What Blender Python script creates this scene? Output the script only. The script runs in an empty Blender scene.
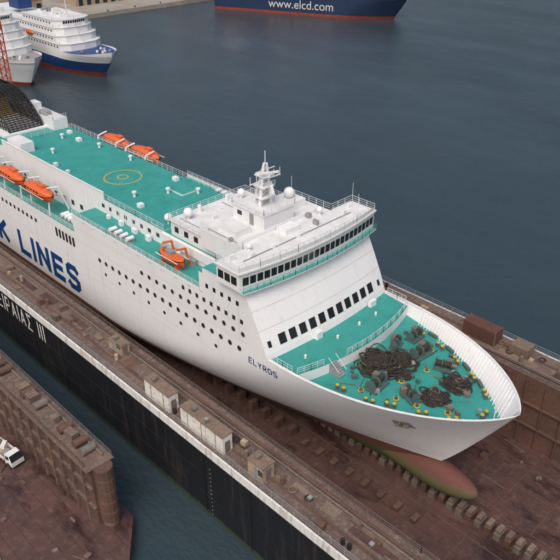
import bpy, math, random
from mathutils import Vector, Matrix
random.seed(4)
S=bpy.context.scene
# ---------------------------------------------------------------- materials
MATS={}
def new_mat(name):
    m=bpy.data.materials.new(name); m.use_nodes=True
    nt=m.node_tree; b=nt.nodes['Principled BSDF']; MATS[name]=m
    return m,nt,b
def ramp(nt,pts,interp='LINEAR'):
    r=nt.nodes.new('ShaderNodeValToRGB'); r.color_ramp.interpolation=interp
    el=r.color_ramp.elements
    while len(el)<len(pts): el.new(0.5)
    for e,(p,c) in zip(el,pts): e.position=p; e.color=(*c,1)
    return r
def coords(nt,scale=(1,1,1)):
    tc=nt.nodes.new('ShaderNodeTexCoord'); mp=nt.nodes.new('ShaderNodeMapping')
    mp.inputs['Scale'].default_value=scale
    nt.links.new(tc.outputs['Object'],mp.inputs['Vector']); return mp.outputs[0]
def noise(nt,scale,detail=4,rough=.6,cs=(1,1,1)):
    n=nt.nodes.new('ShaderNodeTexNoise'); n.inputs['Scale'].default_value=scale
    n.inputs['Detail'].default_value=min(detail,5); n.inputs['Roughness'].default_value=rough
    nt.links.new(coords(nt,cs),n.inputs['Vector']); return n.outputs['Fac']
def mix(nt,f,a,b,mode='MIX'):
    m=nt.nodes.new('ShaderNodeMix'); m.data_type='RGBA'; m.blend_type=mode
    for sock,v in ((m.inputs[0],f),(m.inputs[6],a),(m.inputs[7],b)):
        if isinstance(v,bpy.types.NodeSocket): nt.links.new(v,sock)
        elif isinstance(v,(int,float)): sock.default_value=v
        else: sock.default_value=(*v,1)
    return m.outputs[2]
def math_(nt,op,a,b_):
    n=nt.nodes.new('ShaderNodeMath'); n.operation=op
    for i,v in enumerate((a,b_)):
        if isinstance(v,(int,float)): n.inputs[i].default_value=v
        else: nt.links.new(v,n.inputs[i])
    return n.outputs[0]
def bump(nt,b,h,strength=.3,dist=.1):
    bn=nt.nodes.new('ShaderNodeBump'); bn.inputs['Strength'].default_value=strength; bn.inputs['Distance'].default_value=dist
    nt.links.new(h,bn.inputs['Height']); nt.links.new(bn.outputs[0],b.inputs['Normal'])
def simple(name,c1,c2=None,scale=.6,rough=.5,cs=(1,1,1),lo=.35,hi=.65,metal=0,bmp=0):
    m,nt,b=new_mat(name); b.inputs['Roughness'].default_value=rough; b.inputs['Metallic'].default_value=metal
    if c2 is None: c2=tuple(x*.8 for x in c1)
    n=noise(nt,scale,4,.65,cs); r=ramp(nt,[(lo,c1),(hi,c2)]); nt.links.new(n,r.inputs[0])
    nt.links.new(r.outputs[0],b.inputs['Base Color'])
    if bmp: bump(nt,b,n,bmp,.05)
    return m
def rusty(name,c1,c2,c3,s1=.25,s2=2.5,rough=.75,cs=(1,1,1)):
    m,nt,b=new_mat(name); b.inputs['Roughness'].default_value=rough
    n1=noise(nt,s1,5,.65,cs); n2=noise(nt,s2,5,.7)
    r1=ramp(nt,[(.35,c1),(.65,c2)]); nt.links.new(n1,r1.inputs[0])
    r2=ramp(nt,[(.5,(0,0,0)),(.7,(1,1,1))]); nt.links.new(n2,r2.inputs[0])
    nt.links.new(mix(nt,r2.outputs[0],r1.outputs[0],c3),b.inputs['Base Color']); bump(nt,b,n2,.25,.05)
    return m,nt,b
def streaks(nt,col,amt=.45,lo=.64):
    n=noise(nt,2.6,3,.6,(1,1,.05)); r=ramp(nt,[(lo,(0,0,0)),(lo+.12,(amt,amt,amt))]); nt.links.new(n,r.inputs[0])
    return mix(nt,r.outputs[0],col,(.48,.36,.27))
def white_paint(name,base=(.77,.78,.79),dirt=(.62,.61,.59),lo=.54):
    m,nt,b=new_mat(name); b.inputs['Roughness'].default_value=.42
    n=noise(nt,1.0,5,.6,(1.2,1.2,.1)); r=ramp(nt,[(lo,(0,0,0)),(.85,(1,1,1))]); nt.links.new(n,r.inputs[0])
    n2=noise(nt,.12,4,.6); r2=ramp(nt,[(.3,base),(.7,tuple(x*.94 for x in base))]); nt.links.new(n2,r2.inputs[0])
    c=mix(nt,r.outputs[0],r2.outputs[0],dirt)
    nt.links.new(streaks(nt,c,.35),b.inputs['Base Color'])
    bump(nt,b,noise(nt,.7,2,.4),.08,.12)
white_paint('white')
simple('rail_white',(.74,.75,.75),(.66,.66,.65),.8,.45)
m,nt,b=new_mat('roof_white'); b.inputs['Roughness'].default_value=.6
n1=noise(nt,.5,5,.7); r1=ramp(nt,[(.35,(.71,.72,.72)),(.72,(.56,.56,.55))]); nt.links.new(n1,r1.inputs[0]); nt.links.new(r1.outputs[0],b.inputs['Base Color'])
m,nt,b=new_mat('teal'); b.inputs['Roughness'].default_value=.6
n1=noise(nt,.35,5,.7); r1=ramp(nt,[(.3,(.024,.232,.205)),(.7,(.040,.305,.268))]); nt.links.new(n1,r1.inputs[0])
n2=noise(nt,1.6,5,.75); r2=ramp(nt,[(.58,(0,0,0)),(.76,(.6,.6,.6))]); nt.links.new(n2,r2.inputs[0])
nt.links.new(mix(nt,r2.outputs[0],r1.outputs[0],(.07,.19,.165)),b.inputs['Base Color'])
simple('teal_rail',(.06,.33,.3),(.1,.36,.33),.5,.5)
simple('glass',(.012,.016,.02),(.02,.026,.03),.5,.12)
simple('black',(.012,.012,.013),(.03,.028,.026),.6,.5)
simple('rope',(.020,.019,.018),(.048,.038,.030),1.5,.9,bmp=.5)
simple('rope_tan',(.12,.09,.06),(.18,.135,.09),1.5,.9)
simple('yellow',(.66,.42,.04),(.5,.3,.03),1.5,.5)
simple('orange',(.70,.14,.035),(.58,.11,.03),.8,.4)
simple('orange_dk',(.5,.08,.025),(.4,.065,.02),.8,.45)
simple('blue_letter',(.008,.045,.16),(.01,.055,.18),.5,.4)
simple('navy',(.012,.028,.07),(.018,.036,.085),.1,.4)
simple('bluehull',(.012,.045,.16),(.014,.055,.18),.1,.4)
simple('redboot',(.26,.045,.03),(.19,.035,.025),.3,.6)
simple('grey',(.22,.23,.24),(.3,.3,.3),.8,.6)
simple('seam',(.5,.5,.5),(.56,.56,.55),.8,.6)
simple('winch',(.05,.13,.12),(.08,.11,.10),1.2,.6)
simple('steel',(.12,.11,.10),(.2,.16,.13),1.5,.55)
simple('concrete',(.33,.30,.26),(.24,.22,.19),.08,.85)
simple('letter_white',(.72,.72,.70),(.5,.48,.45),.8,.6)
simple('tyre',(.02,.02,.02),(.035,.035,.035),1,.8)
rusty('dockdeck',(.155,.102,.080),(.090,.063,.052),(.2,.168,.145),.18,1.8)
rusty('dockrust',(.14,.072,.050),(.085,.048,.038),(.06,.042,.036))
rusty('cabin_tan',(.42,.33,.24),(.33,.25,.18),(.2,.11,.06))
rusty('cabin_roof',(.2,.14,.10),(.13,.09,.07),(.25,.2,.16))
rusty('cabin_white',(.74,.72,.68),(.64,.61,.57),(.4,.3,.22),.4,1.2)
rusty('container_red',(.13,.055,.042),(.09,.045,.035),(.07,.04,.03))
m,nt,b=rusty('dockfloor',(.105,.050,.042),(.060,.033,.030),(.13,.082,.065),.10,.9,.7)
base=b.inputs['Base Color'].links[0].from_socket
br=nt.nodes.new('ShaderNodeTexBrick'); br.inputs['Scale'].default_value=.11; br.inputs['Mortar Size'].default_value=.006
br.inputs['Color1'].default_value=(1,1,1,1); br.inputs['Color2'].default_value=(.86,.86,.86,1); br.inputs['Mortar'].default_value=(.6,.6,.6,1)
nt.links.new(coords(nt),br.inputs['Vector'])
ns=noise(nt,.22,5,.7,(.35,1,1)); rs=ramp(nt,[(.50,(1,1,1)),(.62,(.48,.46,.46))]); nt.links.new(ns,rs.inputs[0])
c=mix(nt,1.0,base,br.outputs[0],'MULTIPLY'); nt.links.new(mix(nt,1.0,c,rs.outputs[0],'MULTIPLY'),b.inputs['Base Color'])
rr=ramp(nt,[(.5,(.75,.75,.75)),(.66,(.22,.22,.22))]); nt.links.new(ns,rr.inputs[0]); nt.links.new(rr.outputs[0],b.inputs['Roughness'])
m,nt,b=new_mat('dockblack'); b.inputs['Roughness'].default_value=.5
n=noise(nt,1.0,5,.7,(1,1,.12)); r=ramp(nt,[(.52,(.010,.011,.014)),(.78,(.045,.034,.03))]); nt.links.new(n,r.inputs[0])
tc=nt.nodes.new('ShaderNodeTexCoord'); sx=nt.nodes.new('ShaderNodeSeparateXYZ'); nt.links.new(tc.outputs['Object'],sx.inputs[0])
zn=math_(nt,'ADD',sx.outputs[2],math_(nt,'MULTIPLY',noise(nt,.8,4,.6),-1.6)); rz=ramp(nt,[(.0,(1,1,1)),(.6,(0,0,0))]); nt.links.new(zn,rz.inputs[0])
nt.links.new(mix(nt,rz.outputs[0],r.outputs[0],(.035,.055,.035)),b.inputs['Base Color'])
m,nt,b=new_mat('dockband'); b.inputs['Roughness'].default_value=.6
n=noise(nt,1.2,5,.7,(1,1,.2)); r=ramp(nt,[(.5,(.70,.70,.68)),(.74,(.34,.26,.2))]); nt.links.new(n,r.inputs[0]); nt.links.new(r.outputs[0],b.inputs['Base Color'])
def hull_mat(name,split):
    m,nt,b=new_mat(name)
    tc=nt.nodes.new('ShaderNodeTexCoord'); sx=nt.nodes.new('ShaderNodeSeparateXYZ'); nt.links.new(tc.outputs['Object'],sx.inputs[0])
    z=sx.outputs[2]
    nn=noise(nt,.6,5,.75,(1,1,1.6)); zz=math_(nt,'ADD',z,math_(nt,'MULTIPLY',nn,2.4))
    rb=ramp(nt,[(.0,(.075,.085,.030)),(.50,(.095,.100,.038)),(.60,(.110,.082,.042)),(.70,(.125,.048,.036)),(1,(.145,.050,.038))])
    mr=nt.nodes.new('ShaderNodeMapRange'); mr.inputs[1].default_value=2.5; mr.inputs[2].default_value=9.6; nt.links.new(zz,mr.inputs[0]); nt.links.new(mr.outputs[0],rb.inputs[0])
    sc=noise(nt,1.4,5,.8,(.4,1,1)); rs=ramp(nt,[(.58,(0,0,0)),(.78,(.4,.4,.4))]); nt.links.new(sc,rs.inputs[0])
    bot=mix(nt,rs.outputs[0],rb.outputs[0],(.17,.13,.095))
    if not split:
        nt.links.new(bot,b.inputs['Base Color']); b.inputs['Roughness'].default_value=.8; return
    fw=math_(nt,'GREATER_THAN',z,7.6)
    n3=noise(nt,1.0,5,.6,(1.1,1.1,.08)); r3=ramp(nt,[(.54,(0,0,0)),(.88,(.9,.9,.9))]); nt.links.new(n3,r3.inputs[0])
    wh=streaks(nt,mix(nt,r3.outputs[0],(.76,.77,.785),(.62,.61,.59)),.4)
    # scuffed, slightly dirtier zone just above the boot-top
    zr=nt.nodes.new('ShaderNodeMapRange'); zr.inputs[1].default_value=7.6; zr.inputs[2].default_value=12; zr.inputs[3].default_value=.55; zr.inputs[4].default_value=0
    nt.links.new(z,zr.inputs[0]); wh=mix(nt,math_(nt,'MULTIPLY',zr.outputs[0],nn),wh,(.45,.42,.38))
    nt.links.new(mix(nt,fw,bot,wh),b.inputs['Base Color'])
    nt.links.new(mix(nt,fw,(.8,.8,.8),(.38,.38,.38)),b.inputs['Roughness'])
    bump(nt,b,noise(nt,.5,2,.4),.10,.15)
hull_mat('hullpaint',True); hull_mat('bottompaint',False)
m,nt,b=new_mat('water_mat'); b.inputs['Roughness'].default_value=.10; b.inputs['IOR'].default_value=1.33
n1=noise(nt,.010,4,.6,(1,2,1)); r=ramp(nt,[(.3,(.024,.044,.055)),(.7,(.036,.056,.068))]); nt.links.new(n1,r.inputs[0]); nt.links.new(r.outputs[0],b.inputs['Base Color'])
na=noise(nt,.9,4,.6,(1,1.5,1)); nb=noise(nt,.2,3,.5,(1,1.4,1))
gust=ramp(nt,[(.35,(.5,.5,.5)),(.65,(1,1,1))]); nt.links.new(noise(nt,.014,3,.6,(1,2.2,1)),gust.inputs[0])
hh=math_(nt,'MULTIPLY',math_(nt,'ADD',na,math_(nt,'MULTIPLY',nb,1.8)),gust.outputs[0]); bump(nt,b,hh,.75,.34)
# ---------------------------------------------------------------- mesh builder
class B:
    def __init__(s): s.v=[];s.f=[];s.m=[];s.mats=[]
    def mi(s,n):
        if n not in s.mats: s.mats.append(n)
        return s.mats.index(n)
    def add(s,vs,fs,mat):
        o=len(s.v); s.v+= [tuple(p) for p in vs]; i=s.mi(mat)
        for f in fs: s.f.append([o+k for k in f]); s.m.append(i)
    def box(s,x0,x1,y0,y1,z0,z1,mat,top=None):
        if x0>x1:x0,x1=x1,x0
        if y0>y1:y0,y1=y1,y0
        vs=[(x0,y0,z0),(x1,y0,z0),(x1,y1,z0),(x0,y1,z0),(x0,y0,z1),(x1,y0,z1),(x1,y1,z1),(x0,y1,z1)]
        s.add(vs,[(3,2,1,0),(0,1,5,4),(1,2,6,5),(2,3,7,6),(3,0,4,7)],mat)
        s.add(vs[4:],[(0,1,2,3)],top or mat)
    def cbox(s,c,size,mat,rot=0,top=None):
        n=len(s.v); x,y,z=size; s.box(-x/2,x/2,-y/2,y/2,0,z,mat,top)
        ca,sa=math.cos(rot),math.sin(rot)
        for i in range(n,len(s.v)):
            a,b,c_=s.v[i]; s.v[i]=(c[0]+a*ca-b*sa,c[1]+a*sa+b*ca,c[2]+c_)
    def prism(s,poly,z0,z1,mat,top=None):
        n=len(poly); vs=[(x,y,z0) for x,y in poly]+[(x,y,z1) for x,y in poly]
        s.add(vs,[(i,(i+1)%n,n+(i+1)%n,n+i) for i in range(n)]+[tuple(range(n-1,-1,-1))],mat)
        s.add(vs[n:],[tuple(range(n))],top or mat)
    def cyl(s,p0,p1,r,mat,n=8,r1=None):
        if r1 is None:r1=r
        p0=Vector(p0);p1=Vector(p1);d=(p1-p0)
        if d.length<1e-6:return
        d.normalize(); a=d.orthogonal().normalized(); b=d.cross(a)
        vs=[];
        for p,rr in((p0,r),(p1,r1)):
            for i in range(n):
                t=2*math.pi*i/n; vs.append(p+(a*math.cos(t)+b*math.sin(t))*rr)
        s.add(vs,[(i,(i+1)%n,n+(i+1)%n,n+i) for i in range(n)]+[tuple(range(n-1,-1,-1)),tuple(range(n,2*n))],mat)
    def bar(s,p0,p1,w,mat): s.cyl(p0,p1,w*.6,mat,4)
    def sphere(s,c,r,mat,n=10,k=7,sc=(1,1,1)):
        vs=[];fs=[]
        for j in range(k+1):
            ph=math.pi*j/k
            for i in range(n):
                t=2*math.pi*i/n; vs.append((c[0]+r*sc[0]*math.sin(ph)*math.cos(t),c[1]+r*sc[1]*math.sin(ph)*math.sin(t),c[2]+r*sc[2]*math.cos(ph)))
        for j in range(k):
            for i in range(n): fs.append((j*n+i,j*n+(i+1)%n,(j+1)*n+(i+1)%n,(j+1)*n+i))
        s.add(vs,fs,mat)
    def grid(s,rows,mat,flip=False):
        n=len(rows[0]); vs=[p for r in rows for p in r]; fs=[]
        for j in range(len(rows)-1):
            for i in range(n-1):
                f=(j*n+i,j*n+i+1,(j+1)*n+i+1,(j+1)*n+i); fs.append(f[::-1] if flip else f)
        s.add(vs,fs,mat)
    def rail(s,pts,mat='rail_white',h=1.05,step=1.6,w=.06,bars=3):
        for a,b in zip(pts[:-1],pts[1:]):
            a=Vector(a);b=Vector(b);L=(b-a).length;n=max(1,round(L/step))
            for i in range(n+1):
                p=a+(b-a)*i/n; s.bar(p,p+Vector((0,0,h)),w,mat)
            for k in range(bars):
                dz=Vector((0,0,h*(k+1)/bars)); s.bar(a+dz,b+dz,w*(1 if k==bars-1 else .7),mat)
    def torus(s,c,R,r,mat,n=14,k=6,axis='z',jit=0):
        vs=[];fs=[]
        for i in range(n):
            t=2*math.pi*i/n
            for j in range(k):
                q=2*math.pi*j/k; rr=R+r*math.cos(q)
                x,y,z_=rr*math.cos(t),rr*math.sin(t),r*math.sin(q)
                if axis=='y': x,y,z_=x,z_,y
                if axis=='x': x,y,z_=z_,x,y
                vs.append((c[0]+x,c[1]+y,c[2]+z_))
        for i in range(n):
            for j in range(k): fs.append((i*k+j,((i+1)%n)*k+j,((i+1)%n)*k+(j+1)%k,i*k+(j+1)%k))
        s.add(vs,fs,mat)
    def build(s,name,parent=None,smooth=False):
        me=bpy.data.meshes.new(name); me.from_pydata(s.v,[],s.f)
        for n in s.mats: me.materials.append(MATS[n])
        me.polygons.foreach_set('material_index',s.m)
        if smooth: me.polygons.foreach_set('use_smooth',[True]*len(s.f))
        me.update(); o=bpy.data.objects.new(name,me); S.collection.objects.link(o)
        if parent: o.parent=parent
        return o
def empty(name,loc=(0,0,0),rz=0):
    e=bpy.data.objects.new(name,None); S.collection.objects.link(e); e.location=loc; e.rotation_euler=(0,0,rz); e.empty_display_size=.5; return e
LET={
'L':[[(0,1),(0,0)],[(0,0),(.6,0)]],'I':[[(0,0),(0,1)]],
'N':[[(0,0),(0,1)],[(0,1),(.65,0)],[(.65,0),(.65,1)]],
'E':[[(0,0),(0,1)],[(0,1),(.58,1)],[(0,.5),(.5,.5)],[(0,0),(.58,0)]],
'K':[[(0,0),(0,1)],[(0,.42),(.6,1)],[(.15,.55),(.64,0)]],
'Y':[[(.33,0),(.33,.5)],[(.33,.45),(0,1)],[(.33,.45),(.66,1)]],
'R':[[(0,0),(0,1)],[(0,1),(.5,1)],[(.5,1),(.6,.88)],[(.6,.88),(.6,.6)],[(.6,.6),(.5,.48)],[(.5,.48),(0,.48)],[(.25,.48),(.62,0)]],
'P':[[(0,0),(0,1)],[(0,1),(.5,1)],[(.5,1),(.6,.88)],[(.6,.88),(.6,.6)],[(.6,.6),(.5,.48)],[(.5,.48),(0,.48)]],
'A':[[(0,0),(.33,1)],[(.33,1),(.66,0)],[(.12,.3),(.54,.3)]],
'O':[[(.15,0),(.5,0)],[(.5,0),(.65,.18)],[(.65,.18),(.65,.82)],[(.65,.82),(.5,1)],[(.5,1),(.15,1)],[(.15,1),(0,.82)],[(0,.82),(0,.18)],[(0,.18),(.15,0)]],
'S':[[(.62,.84),(.48,1)],[(.48,1),(.14,1)],[(.14,1),(0,.86)],[(0,.86),(0,.64)],[(0,.64),(.14,.52)],[(.14,.52),(.48,.48)],[(.48,.48),(.62,.36)],[(.62,.36),(.62,.14)],[(.62,.14),(.48,0)],[(.48,0),(.14,0)],[(.14,0),(0,.16)]],
'Z':[[(0,1),(.62,1)],[(0,1),(.35,.5)],[(.35,.5),(0,0)],[(0,0),(.62,0)]],
'Q':[[(0,0),(0,1)],[(0,1),(.65,1)],[(.65,1),(.65,0)]],
' ':[]}
def text(bld,txt,x0,z0,h,wscale,thick,mat,fn,gap=.28):
    u=x0
    for ch in txt:
        st=LET[ch]; wd=max([p[0] for l in st for p in l],default=.3)
        for k,(a,b_) in enumerate(st):
            A=Vector((u+a[0]*h*wscale,z0+a[1]*h)); Bv=Vector((u+b_[0]*h*wscale,z0+b_[1]*h))
            d=(Bv-A).normalized(); n=Vector((-d.y,d.x))*thick/2
            ex=.45 if (abs(d.x)<.01 or abs(d.y)<.01) else .22
            A-=d*thick*ex; Bv+=d*thick*ex
            N=4; vs=[]
            for i in range(N+1):
                p=A+(Bv-A)*i/N
                for q in(p+n,p-n): vs.append(fn(q.x,q.y,.035+.006*k))
            bld.add(vs,[(2*i,2*i+1,2*i+3,2*i+2) for i in range(N)],mat)
        u+=wd*h*wscale+gap*h*wscale+thick*.6
    return u
# ---------------------------------------------------------------- main ferry
ferry=empty('ferry_ship')
def lerp(a,b,t): return a+(b-a)*t
def clamp(x,a=0,b=1): return max(a,min(b,x))
def stem(z):
    if z<7.5: return -9.8-1.2*(7.5-z)/5
    return -9.8+9.8*((z-7.5)/14.8)**.9
def half(x,z):
    s_=clamp((z-7.5)/13.5,0,1.1); L=66-36*s_**.7; a=1.7+.5*s_; b_=1-.25*s_
    t=clamp((stem(z)-x)/L); h=13.5*(1-(1-t)**a)**b_
    if z<7.5:
        q=(7.5-z)/5; mm=clamp((-x-30)/60); h*=lerp(1-.7*q**1.3,1-.25*q**3,mm)
    if x<-140 and z<9: h*=lerp(1,.35+.65*clamp((z-2.5)/6.5),clamp((-140-x)/50))
    return h
def ztop(x): return 21.05 if x<-30 else 21.05+1.2*((x+30)/30)**1.5
XE=-191
U=[ (i/70)**1.6 for i in range(71)]; NZ=26
h=B()
for sgn in(-1,1):
    rows=[]
    for j in range(NZ+1):
        row=[]
        for u in U:
            zt=ztop(XE*u); z_=2.5+(zt-2.5)*j/NZ; x=lerp(stem(z_),XE,u); row.append((x,sgn*half(x,z_),z_))
        rows.append(row)
    h.grid(rows,'hullpaint',flip=(sgn<0))
rows=[[(lerp(stem(2.5),XE,u),-half(lerp(stem(2.5),XE,u),2.5),2.5) for u in U],[(lerp(stem(2.5),XE,u),half(lerp(stem(2.5),XE,u),2.5),2.5) for u in U]]
h.grid(rows,'hullpaint')
h.grid([[(XE,-half(XE,2.5+18.5*j/NZ),2.5+18.5*j/NZ),(XE,half(XE,2.5+18.5*j/NZ),2.5+18.5*j/NZ)] for j in range(NZ+1)],'hullpaint')
h.build('hull',ferry,smooth=True)
bb=B(); rows=[]
for i in range(29):
    t=i/28; x=-3.3-20*t**1.5
    tt=min((-3.3-x)/8.0,1)
    r=(1-(1-tt)**2.3)**.55
    r*=1-.2*clamp((-x-11)/10)
    rows.append([(x,2.25*r*math.cos(q),5.0+.25*(1-tt)+(2.35 if math.sin(q)>0 else 2.4)*r*math.sin(q)) for q in [2*math.pi*k/24 for k in range(25)]])
bb.grid(rows,'bottompaint'); bb.build('bulbous_bow',ferry,smooth=True)
# foredeck
fd=B()
DZ=19.1
def bow_line(z_,off,x0,n=40):
    xs=stem(z_); out=[]
    for i in range(n+1):
        t=(i/n)**1.8; x=lerp(xs-off*1.1,x0,t); out.append((x,max(0,half(x,z_)-off)))
    return out
for sgn in(-1,1):
    n=40; rows=[]
    for j in range(6):
        row=[]
        for i in range(n+1):
            t=(i/n)**1.8; xd=lerp(0,-31.6,t); zt=ztop(xd); z_=lerp(DZ,zt,j/5); xs=stem(z_); x=lerp(xs-.35,-31.6,t); row.append((x,sgn*max(0,half(x,z_)-.3),z_))
        rows.append(row)
    fd.grid(rows,'white',flip=sgn>0)
    r0=[];r1=[]
    for i in range(n+1):
        t=(i/n)**1.8; xd=lerp(0,-31.6,t); zt=ztop(xd); xs=stem(zt)
        x=lerp(xs+.08,-31.6,t); r0.append((x,sgn*(half(min(x,xs),zt)+.06),zt+.03)); x2=lerp(xs-.45,-31.6,t); r1.append((x2,sgn*max(0,half(x2,zt)-.4),zt+.03))
    fd.grid([r0,r1],'rail_white')
    for i in range(2,38,1):
        x=lerp(-1.5,-24,i/38)
        fd.bar((x,sgn*(half(x,DZ)-.75),DZ),(x,sgn*(half(x,ztop(x))-.42),ztop(x)-.1),.12,'white')
bl=bow_line(DZ,.25,-31.7)
fd.add([(x,-y,DZ) for x,y in bl]+[(x,y,DZ) for x,y in bl],[(i,i+1,len(bl)+i+1,len(bl)+i) for i in range(len(bl)-1)],'teal')
RD=20.75
def rfront(y): return -26.3+1.9*(1-(y/12)**2)
ys=[-12.6+25.2*i/24 for i in range(25)]
fd.prism([(-33.5,-13.0),(-31,-13.05)]+[(rfront(y),y) for y in ys]+[(-31,13.05),(-33.5,13.0)],DZ+.01,RD,'white','teal')
fd.rail([(rfront(y)-.15,y,RD) for y in ys[::2] if y<-7.6]+[],step=1.2)
fd.rail([(rfront(y)-.15,y,RD) for y in ys[::2] if y>-6.2],step=1.2)
for sgn in(-1,1): fd.rail([(x,sgn*(half(x,21)-.35),RD) for x in(-31,-29,-27.2)],h=1.3,step=1)
for k in range(7):
    fd.box(-25.2+.28*k,-24.9+.28*k,-7.6,-6.2,DZ+.01,RD-.23*(k+1)+.2,'grey')
for y in(-7.65,-6.15): fd.cyl((-25.3,y,RD+1),(-23.2,y,DZ+1),.04,'rail_white',5)
fd.box(-31.0,-30.2,-4.6,-3.4,RD,RD+1.2,'white'); fd.box(-30.9,-30.3,8.0,9.4,RD,RD+1.0,'white')
for y in(-9,-2,3,7): fd.cyl((-28.5,y,RD),(-28.5,y,RD+.5),.2,'rail_white',8)
fd.build('foredeck',ferry)
# mooring gear
mg=B()
def winch(x,y,rot=0,s=1):
    ca,sa=math.cos(rot),math.sin(rot)
    P=lambda a,b_,c:(x+a*ca-b_*sa,y+a*sa+b_*ca,DZ+c)
    mg.cbox((x,y,DZ),(2.2*s,3.4*s,.3),'winch',rot)
    mg.cyl(P(0,-1.5*s,1),P(0,1.5*s,1),.5*s,'rope',12)
    for q in(-1.5,-.2,1.5): mg.cyl(P(0,(q-.06)*s,1),P(0,(q+.06)*s,1),.85*s,'winch',14)
    mg.cbox(P(-.7,1.1*s,.3),(1.0*s,.9*s,1.1),'steel',rot)
    mg.cyl(P(0,1.55*s,1),P(0,2.3*s,1),.35*s,'steel',10)
winch(-18.5,-5.2,.1);winch(-18.5,5.2,-.1);winch(-13.6,-3.8,1.2,.8);winch(-14.2,4.8,-1.2,.8);winch(-21.6,8,0,.8);winch(-22.4,4.4,.3,.7)
def bollard(x,y,rot=0,mat='yellow'):
    for q in(-.5,.5):
        px,py=x+q*math.cos(rot),y+q*math.sin(rot)
        mg.cyl((px,py,DZ),(px,py,DZ+.6),.2,'winch',10); mg.cyl((px,py,DZ+.6),(px,py,DZ+.75),.26,mat,10)
    mg.cbox((x,y,DZ),(1.7,.65,.08),'winch',rot)
for x,y,r_ in[(-21.5,-9.3,.15),(-17,-8.6,.3),(-14.5,-7.2,.5),(-10.5,-5.6,.7),(-7,-3.8,.8),(-21.5,9.5,-.15),(-17.5,8.8,-.3),(-13.8,7.4,-.5),(-10,5.8,-.6),(-6.8,3.8,-.8),(-4.6,0,1.57)]: bollard(x,y,r_)
for x,y in[(-16.6,-1.9),(-19.4,-7.4),(-12,-4.6),(-15.6,2.7),(-19.8,3.2),(-8.3,-2.9),(-18,7.2),(-14.9,-5.4)]:
    mg.torus((x,y,DZ+.13),.40,.09,'yellow',12,5); mg.cyl((x,y,DZ),(x,y,DZ+.6),.18,'winch',8,.14)
for k in range(30):
    x=random.uniform(-23.5,-5); y=random.uniform(-1,1)*max(0,half(x,DZ)-1.6)
    mg.cbox((x,y,DZ),(random.uniform(.3,.9),random.uniform(.3,.6),random.uniform(.2,.7)),random.choice(['grey','winch','winch','steel','rope']),random.random()*3)
for k in range(18):
    x=random.uniform(-22,-8); y=random.uniform(-1,1)*(half(x,DZ)-2.5); a=random.random()*6
    mg.cyl((x,y,DZ+.08),(x+2.2*math.cos(a),y+2.2*math.sin(a),DZ+.08),.06,random.choice(['rope','rope_tan','steel']),5)
for sgn in(-1,1):
    mg.cyl((-14,sgn*2.4,DZ+.25),(-8.5,sgn*2.0,DZ+.25),.16,'steel',6)
    mg.cyl((-8.5,sgn*2.0,DZ),(-8.5,sgn*2.0,DZ+.6),.5,'steel',10)
    for x in(-20,-16,-12,-8.5):
        y=half(x,DZ)-.9; mg.cbox((x,sgn*y,DZ),(1.6,.45,.5),'winch',-sgn*(.15+.045*(x+20)))
mg.cyl((-3.2,0,DZ),(-3.2,0,DZ+3.4),.09,'rail_white',8); mg.bar((-3.2,-.5,DZ+2.8),(-3.2,.5,DZ+2.8),.08,'rail_white')
mg.build('mooring_gear',ferry)
rp=B()
def pile(cx,cy,R,H,n,mats):
    for k in range(n):
        r=R*random.uniform(.25,.85); ox=random.gauss(0,R*.25); oy=random.gauss(0,R*.25); fz=max(.08,H*(1-math.hypot(ox,oy)/R)*random.random()*(1-.5*r/R))
        ph=random.random()*6.28; e=random.uniform(.5,1); tilt=random.uniform(-.22,.22); mt=random.choice(mats); th=random.uniform(.07,.13)
        N=18; pts=[]
        for i in range(N):
            t=2*math.pi*i/N; rr=r*(1+.18*math.sin(3*t+ph)+random.uniform(-.05,.05))
            a,b_=rr*math.cos(t),rr*e*math.sin(t)
            x=cx+ox+a*math.cos(ph)-b_*math.sin(ph); y=cy+oy+a*math.sin(ph)+b_*math.cos(ph)
            pts.append((x,y,DZ+.1+fz+max(-fz,tilt*a)))
        for i in range(N): rp.cyl(pts[i],pts[(i+1)%N],th,mt,5)
    rp.sphere((cx,cy,DZ),R*.72,'rope',14,6,(1,1,H/R*.9))
D=['rope']*9+['rope_tan']
pile(-21.2,-1.2,2.9,1.7,80,D);pile(-19.6,1.9,2.1,1.2,42,D);pile(-11.2,-1.7,1.7,1.2,44,D);pile(-10.8,3.2,1.8,1.2,44,D);pile(-17.2,-.6,1.2,.6,16,D)
rp.build('mooring_ropes',ferry)
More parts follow.
